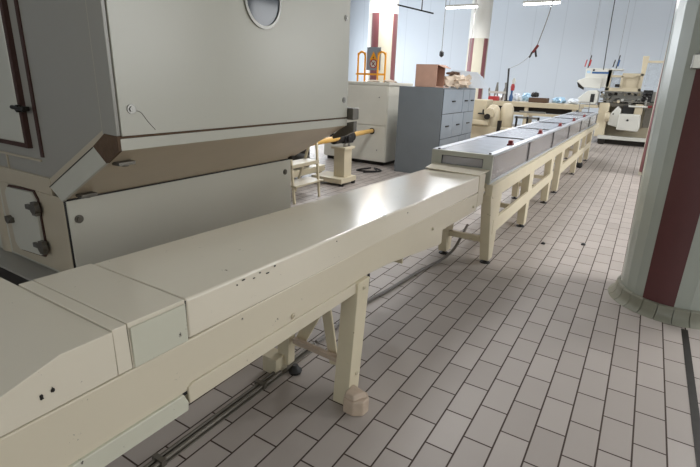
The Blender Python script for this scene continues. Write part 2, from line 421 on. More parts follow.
# bolts
def bolt(p, ax, r=.02, m=STEEL, parent=M, name='bolt'):
    p = Vector(p); d = Vector(ax)
    mb = MB(); mb.cyl(p, p+d*.006, r, n=20); mb.cyl(p+d*.006, p+d*.012, r*.6, n=6); mb.build(name, m, parent, smooth=False)
for y, z in ((1.371, 1.437), (3.205, 2.035), (3.207, 1.448)): bolt((A, y, z), (1, 0, 0), .022)
for y, z in ((1.36, .80), (3.18, .81)): bolt((B_, y, z), (1, 0, 0), .024, LATCH)
# porthole
pc = (A, 2.292, 2.03)
ph = MB(); n = 40
for (ri, ro, x0, x1) in ((.143, .160, A-.001, A+.012),):
    R = []
    for k in range(n):
        t = 2*PI*k/n
        R.append([ph.bm.verts.new((xx, pc[1]+q*math.cos(t), pc[2]+q*math.sin(t))) for q, xx in ((ri, x0), (ri, x1), (ro, x1), (ro, x0))])
    for k in range(n):
        for j in range(4): ph.bm.faces.new((R[k][j], R[k][(j+1) % 4], R[(k+1) % n][(j+1) % 4], R[(k+1) % n][j]))
MB().tube([(A+.001, 1.385, 1.43), (A+.001, 1.42, 1.42), (A+.001, 1.45, 1.38), (A+.001, 1.49, 1.335)], .0012, 5).build('scratch', DARK, M)
rim = ph.build('porthole_rim', STEEL, M, smooth=True, label='steel ring around the round window')
MB().cyl((A-.001, pc[1], pc[2]), (A+.004, pc[1], pc[2]), .145, n=40).build('porthole_glass', PORT, rim, label='dark round window glass')
# small brackets under the slope
for (x, z) in ((-2.16, 1.175), (-2.54, .955)):
    MB().box(x-.03, x+.03, Y0+.03, Y0+.12, z-.012, z+.006).cyl((x, Y0+.08, z-.02), (x, Y0+.08, z), .018).build('clip', LATCH, M, bev=.003)
MB().box(-2.60, -2.55, Y1-.08, Y1-.03, .925, .955).build('corner_catch', DARK, M, bev=.008)
# terminal box and shaft coupling on the far end
part('terminal_box', LATCH, M, -2.2, -2.0, Y1+.01, Y1+.10, 1.295, 1.385, bev=.004)

MB().prism([(-2.06, 1.27), (-1.99, 1.285), (-1.99, 1.205), (-2.08, 1.16), (-2.19, 1.13), (-2.2, 1.155)], 1, Y1+.01, Y1+.06).build('end_bracket', LATCH, M, bev=.004)
# ---------------------------------------------------------------- covered conveyor in the foreground
CX = -1.05; LX = -1.53
C = thing('covered_conveyor', 'long cream conveyor with glossy closed cover running through the foreground', 'conveyor', (-1.29, 2.0, 0))
# trough body: side outline in y,z extruded along x
side = [(-.6, .67), (.78, .665), (1.92, .668), (2.15, .65), (2.92, .542), (2.952, .545), (2.954, .64), (3.7, .618), (3.7, .765), (3.0, .79), (1.9, .822), (.62, .838), (-.6, .85)]
MB().prism(side, 0, LX+.02, CX).build('trough', CREAM, C, bev=.006)
def top(y): return .969-(y-.81)*(.969-.902)/(3.675-.81)
def bot(y): return .842-(y-.62)*(.842-.768)/(3.7-.62)
def cover(y0, y1, name, m, raise_=0, ex=0, bev=.014, side_label=None):
    r = .0
    MB().hexa([(LX-ex, y0, bot(y0)), (CX+ex, y0, bot(y0)), (CX+ex, y1, bot(y1)), (LX-ex, y1, bot(y1)),
               (LX-ex, y0, top(y0)+raise_), (CX+ex-.004, y0, top(y0)+raise_), (CX+ex-.004, y1, top(y1)+raise_), (LX-ex, y1, top(y1)+raise_)]).build(name, m, C, bev=bev, label=side_label)
cover(.812, 3.70, 'main_cover', COVER, 0, .0, .01, 'long glossy cream cover')
part('cover_gap', BLACK, C, LX+.01, CX-.006, .60, .83, .84, .963, bev=0)
cover(.6255, .8095, 'band_cover', COVER, .002, .001, .002, 'short raised band of cover with pale side')
MB().hexa([(CX+.001, .630, .842), (CX+.004, .630, .842), (CX+.004, .806, .839), (CX+.001, .806, .839),
           (CX+.001, .630, .962), (CX+.003, .630, .962), (CX+.003, .806, .960), (CX+.001, .806, .960)]).build('side_plate', PALEGREEN, C, label='pale green-grey side plate')
cover(.5835, .6235, 'joint_band', COVER, .001, .001, .002)
# near hood: flat top, then a slope towards the viewer
hood = [(.582, .843), (.582, .972), (.455, .974), (.06, .862), (-.6, .855), (-.6, .85)]
MB().prism(hood, 0, -1.64, CX+.001).build('near_hood', COVER, C, bev=.016, label='near cover that slopes down at its front')
part('end_cap', CREAM, C, -1.515, -1.05, 3.705, 3.86, .64, .90, bev=.006)
MB().hexa([(-1.525, 3.70, .908), (-1.05, 3.69, .900), (-1.05, 3.955, .908), (-1.55, 3.955, .916), (-1.525, 3.70, .918), (-1.05, 3.69, .910), (-1.05, 3.955, .918), (-1.55, 3.955, .926)]).build('end_lip', CREAM, C, bev=.002)
# edge rails below the trough
MB().prism([(-.6, .62), (.782, .604), (.785, .632), (.770, .668), (-.6, .68)], 0, CX-.035, CX+.010).build('edge_rail', PALEGREEN, C, bev=.004, label='pale rail under the near end')
part('rail_gap', BLACK, C, CX-.03, CX-.001, -.6, .80, .655, .675, bev=0)
MB().prism([(.79, .622), (1.80, .614), (1.80, .668), (.81, .69), (.79, .68)], 0, CX-.03, CX+.008).build('edge_rail', CREAM, C, bev=.004)
part('slot_plate', BLACK, C, CX-.004, CX+.003, 1.918, 1.932, .60, .668, bev=0)
for y, z in ((1.31, .70), (2.75, .70), (3.85, .67)): bolt((CX+(.001 if y < 3.7 else 0), y-(.25 if y > 3.7 else 0), z), (1, 0, 0), .011, CREAM, C, 'screw')
for y, z in ((1.84, .63), (1.80, .16)): bolt((CX+.021, y, z), (1, 0, 0), .010, CREAM, C, 'screw')
for k, (y, z) in enumerate(((1.02, .952), (1.05, .957), (1.10, .949), (1.13, .956), (1.17, .944), (1.21, .955), (1.62, .94), (2.35, .905))):
    MB().lump((CX-.001, y, z-.012+.003*(k % 2)), .002, .0035+.0022*(k*5 % 3), .0022+.001*(k % 2), .5, 2).build('paint_chip', DARK, C)
for y, z in ((.40, .89), (.425, .895)): MB().lump((CX+.0015, y, z), .002, .004, .008, .4, 2).build('paint_chip', DARK, C)
# near frame: outer leg, inner leg, crossbar, diagonal braces
def leg(x0, x1, ya, yb, yc, yd, z0, z1, parent, m=LEGCREAM, name='leg', bev=.004):
    # ya..yb at the top, yc..yd at the bottom
    return MB().hexa([(x0, yc, z0), (x1, yc, z0), (x1, yd, z0), (x0, yd, z0), (x0, ya, z1), (x1, ya, z1), (x1, yb, z1), (x0, yb, z1)]).build(name, m, parent, bev=bev)
l1 = leg(CX-.07, CX+.021, 1.79, 1.90, 1.725, 1.825, .0, .668, C)
mb = MB()
mb.prism([(-1.03, 1.68), (-.97, 1.675), (-.925, 1.705), (-.92, 1.755), (-.95, 1.79), (-1.03, 1.79)], 2, 0, .085)
mb.hexa([(-1.028, 1.682, .085), (-.965, 1.68, .085), (-.925, 1.755, .085), (-1.028, 1.785, .085), (-1.028, 1.695, .112), (-.975, 1.692, .112), (-.945, 1.755, .112), (-1.028, 1.775, .112)])
mb.build('foot_block', PINKPRIMER, l1, bev=.008, label='pinkish sealed mortar block around the foot')
l2 = leg(-1.55, -1.47, 1.81, 1.87, 1.79, 1.85, .04, .62, C)
part('foot_block', LEGCREAM, l2, -1.60, -1.50, 1.72, 1.82, 0, .10)
MB().lathe((-1.435, 1.81, 0), [(.035, 0), (.04, .015), (.025, .03), (.015, .05)], 12).build('roller', BLACK, l2, smooth=True)
MB().bar((-1.45, 1.82, .20), (-1.11, 1.80, .20),   .03, .03).build('crossbar', PINKPRIMER, C, bev=.003, label='pinkish beige crossbar')
MB().hexa([(-1.225, 1.845, .12), (-1.166, 1.845, .12), (-1.166, 1.86, .12), (-1.225, 1.86, .12), (-1.325, 1.845, .62), (-1.26, 1.845, .62), (-1.26, 1.86, .62), (-1.325, 1.86, .62)]).build('brace', LEGCREAM, C, bev=.003)
MB().hexa([(-1.50, 1.865, .13), (-1.43, 1.865, .13), (-1.43, 1.88, .13), (-1.50, 1.88, .13), (-1.27, 1.865, .62), (-1.18, 1.865, .62), (-1.18, 1.88, .62), (-1.27, 1.88, .62)]).build('brace', LEGCREAM, C, bev=.003)
# hidden near supports
leg(CX-.08, CX+.0, -.4, -.28, -.4, -.28, 0, .62, C); leg(-1.53, -1.45, -.4, -.28, -.4, -.28, 0, .67, C)
# small bracket and stay where the cover conveyor hands over
MB().box(-1.5, -1.36, 3.0, 3.02, .3, .56).build('hanger_plate', LEGCREAM, C, bev=.003)

# ---------------------------------------------------------------- glazed conveyor beyond it
G = thing('glazed_conveyor', 'long conveyor on beige legs with aluminium framed clear tunnel lids', 'conveyor', (-1.3, 8.6, 0))
GX0, GX1, GY0, GY1, GZ0, GZ1 = -1.575, -1.04, 3.965, 13.3, .79, 1.045
seams = [3.985, 5.43, 6.94, 8.42, 9.93, 11.4, 12.9]
for x0, x1 in ((GX1-.03, GX1+.035), (GX0-.035, GX0+.03)):
    MB().prism([(3.96, .70), (4.02, .66), (13.35, .69), (13.35, .79), (3.96, .79)], 0, x0, x1).build('side_rail', LEGCREAM, G, bev=.004)
part('belt', BELT, G, GX0+.05, GX1-.05, GY0+.02, GY1, .80, .825, bev=.002, label='white belt inside the tunnel')
part('tray', LEGCREAM, G, GX0+.03, GX1-.03, GY0+.02, GY1, .75, .795, bev=0)
for x0, x1 in ((GX1-.022, GX1), (GX0, GX0+.022)):
    part('bottom_profile', ALU, G, x0, x1, GY0, 12.9, GZ0, GZ0+.022, bev=.002)
for x0, x1 in ((GX1-.055, GX1+.004), (GX0-.004, GX0+.055)):
    part('top_profile', ALU, G, x0, x1, GY0, 12.9, GZ1-.022, GZ1, bev=.003)
for k, (a, b) in enumerate(zip(seams, seams[1:])):
    l = part('lid', LIDGLASS, G, GX0+.05, GX1-.05, a+.012, b-.012, GZ1-.010, GZ1-.004, bev=0)
    if k < 5:
        m_ = (a+b)/2 + .08
        kb = MB(); kb.box(GX1-.085, GX1-.035, m_-.045, m_+.045, GZ1-.004, GZ1+.012)
        kb.prism([(m_-.03, GZ1+.012), (m_+.03, GZ1+.012), (m_+.02, GZ1+.05), (m_-.02, GZ1+.042)], 0, GX1-.08, GX1-.04)
        kb.build('latch_knob', DKRED, l, bev=.004, label='dark red latch knob')
    for xs in ((GX1-.012, GX1-.007), (GX0+.007, GX0+.012)):
        part('side_pane', PANE, G, xs[0], xs[1], a+.02, b-.02, GZ0+.02, GZ1-.02, bev=0)
    hy = b
    part('lid_strip', DARK, G, GX0-.01, GX1-.075, hy-.014, hy+.014, GZ1-.006, GZ1+.004, bev=0)
for y in seams[1:]:
    for x in (GX1-.012, GX0+.012): part('post', DARK, G, x-.010, x+.013, y-.018, y+.018, GZ0+.02, GZ1-.02, bev=0)
# near end frame and its window
for x in ((GX1-.075, GX1+.004), (GX0-.004, GX0+.09)): part('end_post', ALUGREEN, G, x[0], x[1], GY0-.01, GY0+.03, .80, GZ1-.004, bev=.004)
part('end_top', ALUGREEN, G, GX0+.088, GX1-.07, GY0-.01, GY0+.03, 1.000, GZ1-.004, bev=.004)
part('end_sill', ALUGREEN, G, GX0+.088, GX1-.07, GY0-.01, GY0+.03, .80, .925, bev=.004)
ew = part('end_window', PANE, G, GX0+.088, GX1-.073, GY0+.008, GY0+.014, .92, 1.005, bev=0)
wf = MB(); wf.box(GX0+.088, GX1-.073, GY0-.004, GY0+.008, .92, .927); wf.box(GX0+.088, GX1-.073, GY0-.004, GY0+.008, .996, 1.003)
wf.box(GX0+.088, GX0+.095, GY0-.004, GY0+.008, .92, 1.0); wf.box(GX1-.08, GX1-.073, GY0-.004, GY0+.008, .92, 1.0); wf.build('rubber_seal', BLACK, ew)
for x in (GX1-.03, GX0+.05): MB().cyl((x, GY0+.02, GZ1-.002), (x, GY0+.02, GZ1+.008), .012).build('corner_bolt', DARK, G)
# outlet at the far end
part('outlet_plate', STEEL, G, GX0+.02, GX1-.02, 12.92, 13.4, 1.0, 1.02, bev=.003)
# legs
ly = [4.21, 5.66, 7.10, 7.94, 9.95, 12.1]
for k, y in enumerate(ly):
    for (x0, x1) in ((GX1-.055, GX1+.03), (GX0+.07, GX0+.15)):
        wtop = .19 if k == 0 else .12
        sh = -.06 if k in (0, 2, 4) else .0
        l = leg(x0, x1, y-wtop+sh, y+wtop+sh, y-.05, y+.07, .035, .70, G)
        MB().lathe(((x0+x1)/2, y, 0), [(.05, 0), (.045, .008), (.014, .014), (.012, .05)], 18).build('foot', BLACK, l, smooth=True)
    MB().bar((GX0+.06, y, .22), (GX1-.05, y, .22), .05, .05).build('crossbar', LEGCREAM, G, bev=.003)
for (x0, x1) in ((GX1+.006, GX1+.033), (GX0-.033, GX0-.006)):
    for (a, b) in ((4.15, 7.22), (7.86, 12.2)):
        MB().prism([(a, .30), (b, .33), (b, .45), (a, .44)], 0, x0, x1).build('stretcher', LEGCREAM, G, bev=.003)
MB().lathe((GX1, 10.9, 0), [(.04, 0), (.06, .03), (.06, .09), (.04, .12)], 16).build('caster', BLACK, G, smooth=True)
MB().box(GX1-.03, GX1+.03, 10.85, 10.95, .11, .7).build('leg', LEGCREAM, G)

# cable duct on the floor and the thin cable climbing to the frame
mb = MB(); mb.box(-1.535, -1.475, -1.2, 2.1, .0, .006); mb.cyl((-1.527, -1.2, .016), (-1.515, 2.1, .016), .009); mb.cyl((-1.495, -1.2, .016), (-1.49, 1.75, .016), .011)
dct = tag(mb.build('cable_duct', CONDUIT, bev=.003), 'flat grey cable duct lying on the tiles under the near conveyor', 'cable duct')
for y in (.96, 1.6): MB().box(-1.54, -1.472, y-.012, y+.012, 0, .03).build('clamp', CONDUIT, dct)
tag(MB().tube([(-1.51, 2.12, .018), (-1.51, 2.3, .018), (-1.545, 2.7, .015), (-1.50, 3.1, .015), (-1.46, 3.6, .015), (-1.40, 3.95, .02), (-1.33, 4.08, .10), (-1.31, 4.22, .20), (-1.31, 4.38, .28)], .013, 8).build('power_cable', CABLE, smooth=True),
    'grey power cable trailing over the tiles and up to the conveyor frame', 'cable')
for (x, y, s) in ((-.696, 5.127, .02), (-.332, 5.364, .022)):
    tag(MB().lump((x, y, .008), s, s*1.2, .014, .25, 2).build('dirt_crumb', BLACK), 'small black crumb of dirt on the pale tiles, '+('nearer the conveyor legs' if x < -.5 else 'nearer the big pillar'), 'dirt', 'black crumbs on the floor')

# ---------------------------------------------------------------- step stool
S = thing('step_stool', 'small cream two-tread step stool standing behind the grey enclosure machine', 'step stool', (-3.95, 5.05, 0))
for y in (4.77, 5.33):
    MB().bar((-3.78, y, .0), (-3.84, y, .80 if y > 5 else .62), .03, .03).build('leg', LEGCREAM, S, bev=.003)
    MB().bar((-4.22, y, .0), (-3.93, y, .80), .03, .03).build('leg', LEGCREAM, S, bev=.003)
part('tread', PALE, S, -4.02, -3.74, 4.75, 5.38, .225, .25, bev=.004)
part('tread', PALE, S, -4.04, -3.80, 4.75, 5.35, .47, .52, bev=.004)

# pedestal with motor and shaft
P = thing('drive_pedestal', 'beige pedestal carrying a black drive unit with a yellow shaft into the white cabinet', 'machine', (-4.05, 6.3, 0))
part('column', LEGCREAM, P, -4.12, -3.92, 6.2, 6.42, .12, .56, bev=.006)
part('column_cap', LEGCREAM, P, -4.15, -3.89, 6.16, 6.46, .56, .60, bev=.004)
part('base', LEGCREAM, P, -4.45, -3.87, 6.05, 6.5, .04, .12, bev=.006)
for x, y in ((-3.9, 6.45), (-4.4, 6.45), (-3.9, 6.1), (-4.4, 6.1)): MB().cyl((x, y, 0), (x, y, .045), .035).build('foot', BLACK, P)
mb = MB(); mb.box(-4.10, -3.92, 6.22, 6.46, .65, .80); mb.cyl((-4.02, 6.02, .735), (-4.02, 6.56, .735), .085); mb.box(-4.06, -3.94, 6.28, 6.4, .78, .88)
mb.cyl((-4.1, 6.3, .72), (-3.88, 6.3, .72), .05)
mb.build('drive_unit', BLACK, P, bev=.012, label='black drive unit')
for y in (6.24, 6.38): MB().cyl((-3.95, y, .59), (-3.95, y, .66), .02).build('stud', STEEL, P)
MB().tube([(-3.92, 5.2, .745), (-3.95, 5.9, .745), (-4.1, 6.6, .735), (-4.545, 8.17, .665)], .042, 14).build('shaft', BARYEL, P, smooth=True, label='ochre yellow round shaft')
# dark gear lumps behind the stool
Q = thing('gear_assembly', 'dark gearbox parts on a low beige frame left of the pedestal', 'machine', (-4.7, 6.1, 0))
part('bed', LEGCREAM, Q, -5.3, -4.56, 5.5, 6.6, .10, .2, bev=.005)
for x, y in ((-5.2, 5.6), (-4.62, 5.6), (-5.2, 6.5), (-4.62, 6.5)): part('leg', LEGCREAM, Q, x-.04, x+.04, y-.04, y+.04, 0, .1)
part('gearbox', DARK, Q, -5.1, -4.66, 5.7, 6.3, .2, .52, bev=.02)
MB().cyl((-4.66, 6.0, .36), (-4.5, 6.0, .36), .09, n=20).cyl((-4.66, 6.25, .3), (-4.52, 6.25, .3), .05, n=16).build('hub', STEEL, Q)
MB().cyl((-4.9, 5.55, .66), (-4.9, 6.35, .66), .12, n=20).build('drum', BLACK, Q, smooth=True)
part('bracket', LEGCREAM, Q, -4.98, -4.82, 5.85, 5.95, .5, .62)
MB().box(-5.6, -5.36, 5.7, 5.95, 0, .5).build('white_canister', WHITE, Q, bev=.03)
tag(MB().tube([(-4.2, 7.3, .015), (-4.0, 7.6, .02), (-4.25, 7.8, .015), (-4.05, 7.5, .02), (-4.4, 7.4, .015), (-4.3, 7.75, .02)], .014, 6).build('coiled_cable', BLACK, smooth=True), 'loose black cable coiled on the floor before the white cabinet', 'cable')

# ---------------------------------------------------------------- white cabinet and grey chest
W = thing('control_cabinet', 'off-white steel control cabinet standing left of the grey drawer chest', 'cabinet', (-4.9, 8.6, 0))
part('body', CABWHITE, W, -5.7, -4.235, 8.19, 9.2, .07, 1.52, bev=.008)
part('top_cover', CABWHITE, W, -5.72, -4.215, 8.165, 9.22, 1.52, 1.575, bev=.008)
part('upper_door', CABWHITE, W, -5.68, -4.25, 8.17, 8.192, .775, 1.515, bev=.006)
part('lower_door', CABWHITE, W, -5.68, -4.25, 8.17, 8.192, .08, .765, bev=.006)
part('plinth', DARK, W, -5.65, -4.30, 8.25, 9.1, 0, .07, bev=0)
MB().cyl((-4.545, 8.168, .66), (-4.545, 8.150, .66), .06, n=24).build('shaft_hole', BLACK, W)
for z in (1.3, .3): bolt((-4.42, 8.17, z), (0, -1, 0), .012, STEEL, W, 'screw')
K = thing('drawer_chest', 'slate grey steel chest of many small drawers under the cardboard box', 'cabinet', (-3.44, 8.74, 0))
part('carcass', CHEST, K, -3.862, -3.035, 7.863, 9.62, 0, 1.523, bev=.006)
part('front_edge', DARK, K, -3.036, -3.028, 7.88, 9.61, .02, 1.51, bev=0)
cols = [(7.89, 8.86), (8.87, 9.59)]
rows = [(1.09, 1.50), (.66, 1.08), (.34, .65), (.03, .33)]
for ri, (z0, z1) in enumerate(rows):
    cs = [(7.89, 8.865), (8.885, 9.24), (9.25, 9.59)] if ri % 2 == 0 else [(7.89, 8.42), (8.43, 8.99), (9.01, 9.59)]
    for (a, b) in cs:
        dr = part('drawer', CHESTF, K, -3.030, -3.018, a, b, z0, z1, bev=.004)
        MB().box(-3.018, -3.004, (a+b)/2-.08, (a+b)/2+.08, (z0+z1)/2-.012, (z0+z1)/2+.012).build('handle', DARK, dr, bev=.003)
# clutter on the chest and cabinet
BX = thing('cardboard_box', 'open brown cardboard box lying on its side on the grey drawer chest', 'box', (-3.48, 8.15, 1.523))
mb = MB(); x0, x1, y0, y1, z0, z1 = -3.62, -3.22, 7.98, 8.36, 1.525, 1.90; t = .012
mb.box(x0, x1, y0, y0+t, z0, z1); mb.box(x0, x1, y1-t, y1, z0, z1); mb.box(x0, x0+t, y0, y1, z0, z1); mb.box(x0, x1, y0, y1, z0, z0+t); mb.box(x0, x1, y0, y1, z1-t, z1)
mb.build('box_body', CARD, BX, bev=.02)
MB().hexa([(x1, y0, z0), (x1+.12, y0+.02, z0-.0), (x1+.13, y0+.3, z0), (x1, y1, z0), (x1, y0, z0+.008), (x1+.12, y0+.02, z0+.01), (x1+.13, y0+.3, z0+.01), (x1, y1, z0+.008)]).build('flap', CARD, BX)
MB().hexa([(x1, y0, z1-.008), (x1+.10, y0+.03, z1-.05), (x1+.10, y1, z1-.06), (x1, y1, z1-.008), (x1, y0, z1), (x1+.10, y0+.03, z1-.042), (x1+.10, y1, z1-.052), (x1, y1, z1)]).build('flap', CARD, BX)
tag(MB().lump((-3.13, 8.62, 1.62), .17, .22, .12, .4).build('crumpled_paper', PAPER, smooth=True), 'crumpled brown packing paper right of the cardboard box', 'paper')
tag(MB().lump((-3.16, 9.10, 1.62), .18, .2, .12, .4).build('crumpled_paper', PAPER, smooth=True), 'heap of pale packing paper at the far end of the drawer chest', 'paper')
tag(MB().lump((-3.16, 8.62, 1.77), .10, .11, .035, .3).build('dark_rag', CARDIN, smooth=True), 'small dark brown scrap lying on top of the packing paper', 'scrap')
# leaning sheets of translucent plastic
t_ = thing('sheet_stack', 'blue-white plastic sheets leaning at the far end of the drawer chest top', 'plastic sheets', (-3.2, 9.4, 1.53))
for k in range(3):
    e = .035*k
    MB().hexa([(-3.6+e, 9.35+e, 1.526), (-2.78+e, 9.35+e, 1.526), (-2.78+e, 9.358+e, 1.526), (-3.6+e, 9.358+e, 1.526),
               (-3.45+e, 9.45+e, 1.85-e), (-2.97+e, 9.45+e, 1.82-e), (-2.97+e, 9.458+e, 1.82-e), (-3.45+e, 9.458+e, 1.85-e)]).build('sheet', PLASTIC, t_)
for k, (x, y, sx, s, n_) in enumerate(((-4.35, 8.45, .12, .03, 'beside the grey chest edge'), (-4.75, 8.5, .14, .025, 'in the middle of the cabinet top'), (-4.1, 8.6, .1, .03, None))):
    if n_: tag(MB().lump((x, y, 1.575+s*.6), sx, .12, s, .3, 2).build('paper_scrap', PAPER, smooth=True), 'pale paper scrap on the white cabinet, '+n_, 'paper')

# ---------------------------------------------------------------- orange guard rail with signs
O = thing('guard_rail', 'orange tubular guard rail with two hoops behind the white cabinet', 'guard rail', (-5.45, 9.6, 0))
for a, b in ((-5.78, -5.60), (-5.27, -5.09)):
    MB().tube([(a, 9.6, 0), (a, 9.6, 1.0), (a, 9.6, 2.08), (a+.012, 9.6, 2.14), (a+.035, 9.6, 2.18), ((a+b)/2, 9.6, 2.2), (b-.035, 9.6, 2.18), (b-.012, 9.6, 2.14), (b, 9.6, 2.08), (b, 9.6, 1.0), (b, 9.6, 0)], .023, 10).build('hoop', YELLOW, O, smooth=True)
for z in (1.735, 1.2): MB().cyl((-5.82, 9.6, z), (-5.09, 9.6, z), .021).build('crossbar', YELLOW, O)
SG = thing('warning_board', 'grey board with orange warning triangle and red prohibition circle on the guard rail', 'sign', (-5.41, 9.66, 1.8))
part('board', CHESTF, SG, -5.58, -5.23, 9.63, 9.65, 1.82, 2.30, bev=.004)
def tri(n, x, z, s, y, m, par):
    MB().prism([(x-s, z-s*.8), (x+s, z-s*.8), (x, z+s)], 1, y, y+.003).build(n, m, par)
tri('triangle', -5.405, 2.11, .10, 9.624, YELLOW, SG); tri('exclamation_mark', -5.405, 2.085, .022, 9.620, BLACK, SG)
MB().cyl((-5.40, 9.626, 1.955), (-5.40, 9.622, 1.955), .095, n=32).build('prohibition_circle', RED, SG)
MB().cyl((-5.40, 9.622, 1.955), (-5.40, 9.620, 1.955), .072, n=32).build('circle_field', WHITE, SG)
MB().bar((-5.45, 9.618, 2.005), (-5.35, 9.618, 1.905), .004, .016).bar((-5.43, 9.619, 1.92), (-5.37, 9.619, 1.99), .004, .022).build('pictogram', DKRED, SG)
# small sign lower down on the board's pillar
# ---------------------------------------------------------------- machinery between chest and far table
H = thing('gear_housing', 'beige cast machine with rounded housings behind the drawer chest', 'machine', (-3.2, 12.0, 0))
part('base', PALE, H, -4.0, -2.75, 11.8, 12.5, 0, .62, bev=.02)
part('cabinet', PALE, H, -4.1, -3.45, 11.95, 12.5, .62, 1.24, bev=.02)
MB().lathe((-3.28, 12.0, .62), [(.17, 0), (.18, .25), (.16, .42), (.10, .50), (.02, .52)], 20).build('housing', PALE, H, smooth=True)
MB().lathe((-2.98, 12.15, .62), [(.16, 0), (.17, .2), (.15, .45), (.1, .55), (.02, .57)], 20).build('housing', PALE, H, smooth=True)
MB().cyl((-3.3, 11.72, .95), (-3.3, 11.85, .95), .12, n=24).build('flange', PALE, H, bev=.008)
part('arm', PALE, H, -4.0, -3.3, 11.7, 11.82, .66, .76, bev=.01)
MB().cyl((-3.33, 11.68, .86), (-3.33, 11.75, .86), .07).build('dark_knob', DARK, H)
MB().box(-3.08, -3.0, 11.75, 11.85, .5, .78).build('dark_slot', DARK, H)
MB().box(-3.6, -3.4, 11.8, 11.95, .9, .93).cyl((-3.47, 11.8, .9), (-3.47, 11.8, 1.02), .02).build('lever', BLACK, H)
part('pipe_frame', STEEL, H, -2.75, -2.2, 12.0, 12.06, .85, .9); part('pipe_frame', STEEL, H, -2.7, -2.1, 12.2, 12.26, .98, 1.02)
for x in (-2.7, -2.45, -2.2): part('stay', DARK, H, x-.02, x+.02, 12.0, 12.05, 0, .9, bev=0)

# long beige table across the back
T = thing('cross_table', 'long flat beige table running crosswise behind the glazed conveyor', 'table', (-3.0, 14.7, 0))
part('table_top', PALE, T, -4.3, -1.60, 14.3, 15.2, 1.03, 1.16, bev=.01)
part('lower_rail', PALE, T, -4.0, -1.62, 14.4, 14.5, .80, .87, bev=.005)
part('dark_gap_fill', DARK, T, -4.1, -1.7, 14.6, 15.0, .87, 1.02, bev=0)  # dark box put in for the shade of the gap under the top
for x in (-4.1, -3.0, -1.75):
    for y in (14.4, 15.1): part('leg', PALE, T, x-.05, x+.05, y-.05, y+.05, 0, 1.03)
tz = 1.162
def film(x, y, rx, ry, rz, m, label):
    tag(MB().lump((x, y, tz+rz*.85), rx, ry, rz, .3, 3).build('plastic_wrap', m, smooth=True), label, 'plastic wrap', 'plastic wrap on the cross table')
film(-3.95, 15.0, .2, .12, .10, PLASTIC, 'white plastic wrap at the left end of the beige cross table, behind the red bin')
film(-3.40, 14.72, .12, .12, .12, PLASTIC, 'white plastic wrap just right of the black pole on the cross table')
film(-3.18, 15.0, .12, .12, .13, BLUEFILM, 'bluish plastic wrap between black pole and brown carton')
film(-2.22, 14.75, .18, .2, .09, BLUEFILM, 'light blue plastic wrap right of the brown carton')
film(-1.86, 14.7, .13, .2, .08, PLASTIC, 'white plastic wrap at the right end of the cross table')
tag(part('carton', CARDIN, None, -2.98, -2.49, 14.4, 14.75, tz, tz+.13), 'low brown carton on the cross table', 'box')
tag(MB().lump((-2.86, 14.55, tz+.20), .11, .1, .08, .2).build('dark_bundle', BLACK, smooth=True), 'black bundle lying on the low brown carton', 'bundle')
tag(part('red_bin', RED, None, -4.12, -3.84, 14.34, 14.55, tz, tz+.12, bev=.01), 'small red bin at the left end of the cross table', 'bin')
pr = thing('press_fitting', 'bent shiny metal profiles standing behind the red bin', 'metal parts', (-3.9, 14.75, tz))
for k in range(5):
    x = -4.15+.11*k
    MB().bar((x, 14.62+.03*k, tz), (x+.06*(1 if k % 2 else -1), 14.65+.03*k, tz+.35+.08*((k*2) % 3)), .03, .05).build('profile', STEEL, pr, bev=.003)
part('crosspiece', WHITE, pr, -4.2, -3.66, 14.62, 14.66, tz+.2, tz+.26)
po = thing('black_pole', 'thin black pole standing on the cross table beneath the slack line', 'pole', (-3.58, 14.42, tz))
MB().cyl((-3.60, 14.42, tz), (-3.65, 14.42, 2.06), .025).build('rod', BLACK, po); MB().cyl((-3.60, 14.42, tz), (-3.60, 14.42, tz+.02), .07).build('base', BLACK, po)
sg = thing('red_blue_tool', 'red and blue hand tool hanging close to the black pole', 'tool', (-3.47, 14.5, tz))
MB().lathe((-3.50, 14.5, tz), [(.05, 0), (.06, .12), (.03, .2), (.03, .3)], 12).build('grip', BLUE, sg, smooth=True)
MB().lathe((-3.49, 14.5, tz+.3), [(.05, 0), (.06, .1), (.04, .18)], 12).build('body', RED, sg, smooth=True)
MB().lathe((-3.48, 14.5, tz+.48), [(.04, 0), (.06, .08), (.02, .16)], 12).build('head', WHITE, sg, smooth=True)

# ---------------------------------------------------------------- packaging machine at the far right
F = thing('packaging_machine', 'large cream packaging machine with blue striped cover at the far end', 'machine', (-.8, 17.0, 0))
y = 16.5
part('base_beam', WHITE, F, -1.2, .35, y-.3, y-.12, .16, .26, bev=.01)
part('frame_base', DARK, F, -1.2, .4, y, 17.6, .0, .2, bev=.01)
MB().box(-1.15, -1.0, y-.28, y-.15, 0, .16).box(.1, .25, y-.28, y-.15, 0, .16).build('foot', DARK, F)
part('left_column', LEGCREAM, F, -1.33, -1.05, y-.05, 17.3, .2, 1.2, bev=.02)
part('back_frame', PALE, F, -1.05, .3, 17.0, 17.5, .2, 1.3, bev=.02)
part('bed', LATCH, F, -1.4, .2, y+.05, 17.4, 1.10, 1.2, bev=.01)
hd = MB(); hd.prism([(-1.88, 1.62), (-1.18, 1.64), (-1.15, 2.12), (-.88, 2.12), (-.88, 2.17), (-1.88, 2.17), (-1.86, 1.9)], 1, y, y+.5)
top_cover = hd.build('top_cover', WHITE, F, bev=.015, label='white top cover with blue stripe')
MB().box(-1.70, -1.25, y-.006, y+.001, 2.02, 2.075).build('blue_stripe', BLUE, top_cover)
MB().cyl((-1.66, y-.008, 2.12), (-1.66, y, 2.12), .03).build('emblem_dot', BLACK, top_cover)
MB().box(-1.84, -1.74, y-.006, y+.001, 2.03, 2.10).build('emblem_patch', BLUEFILM, top_cover)
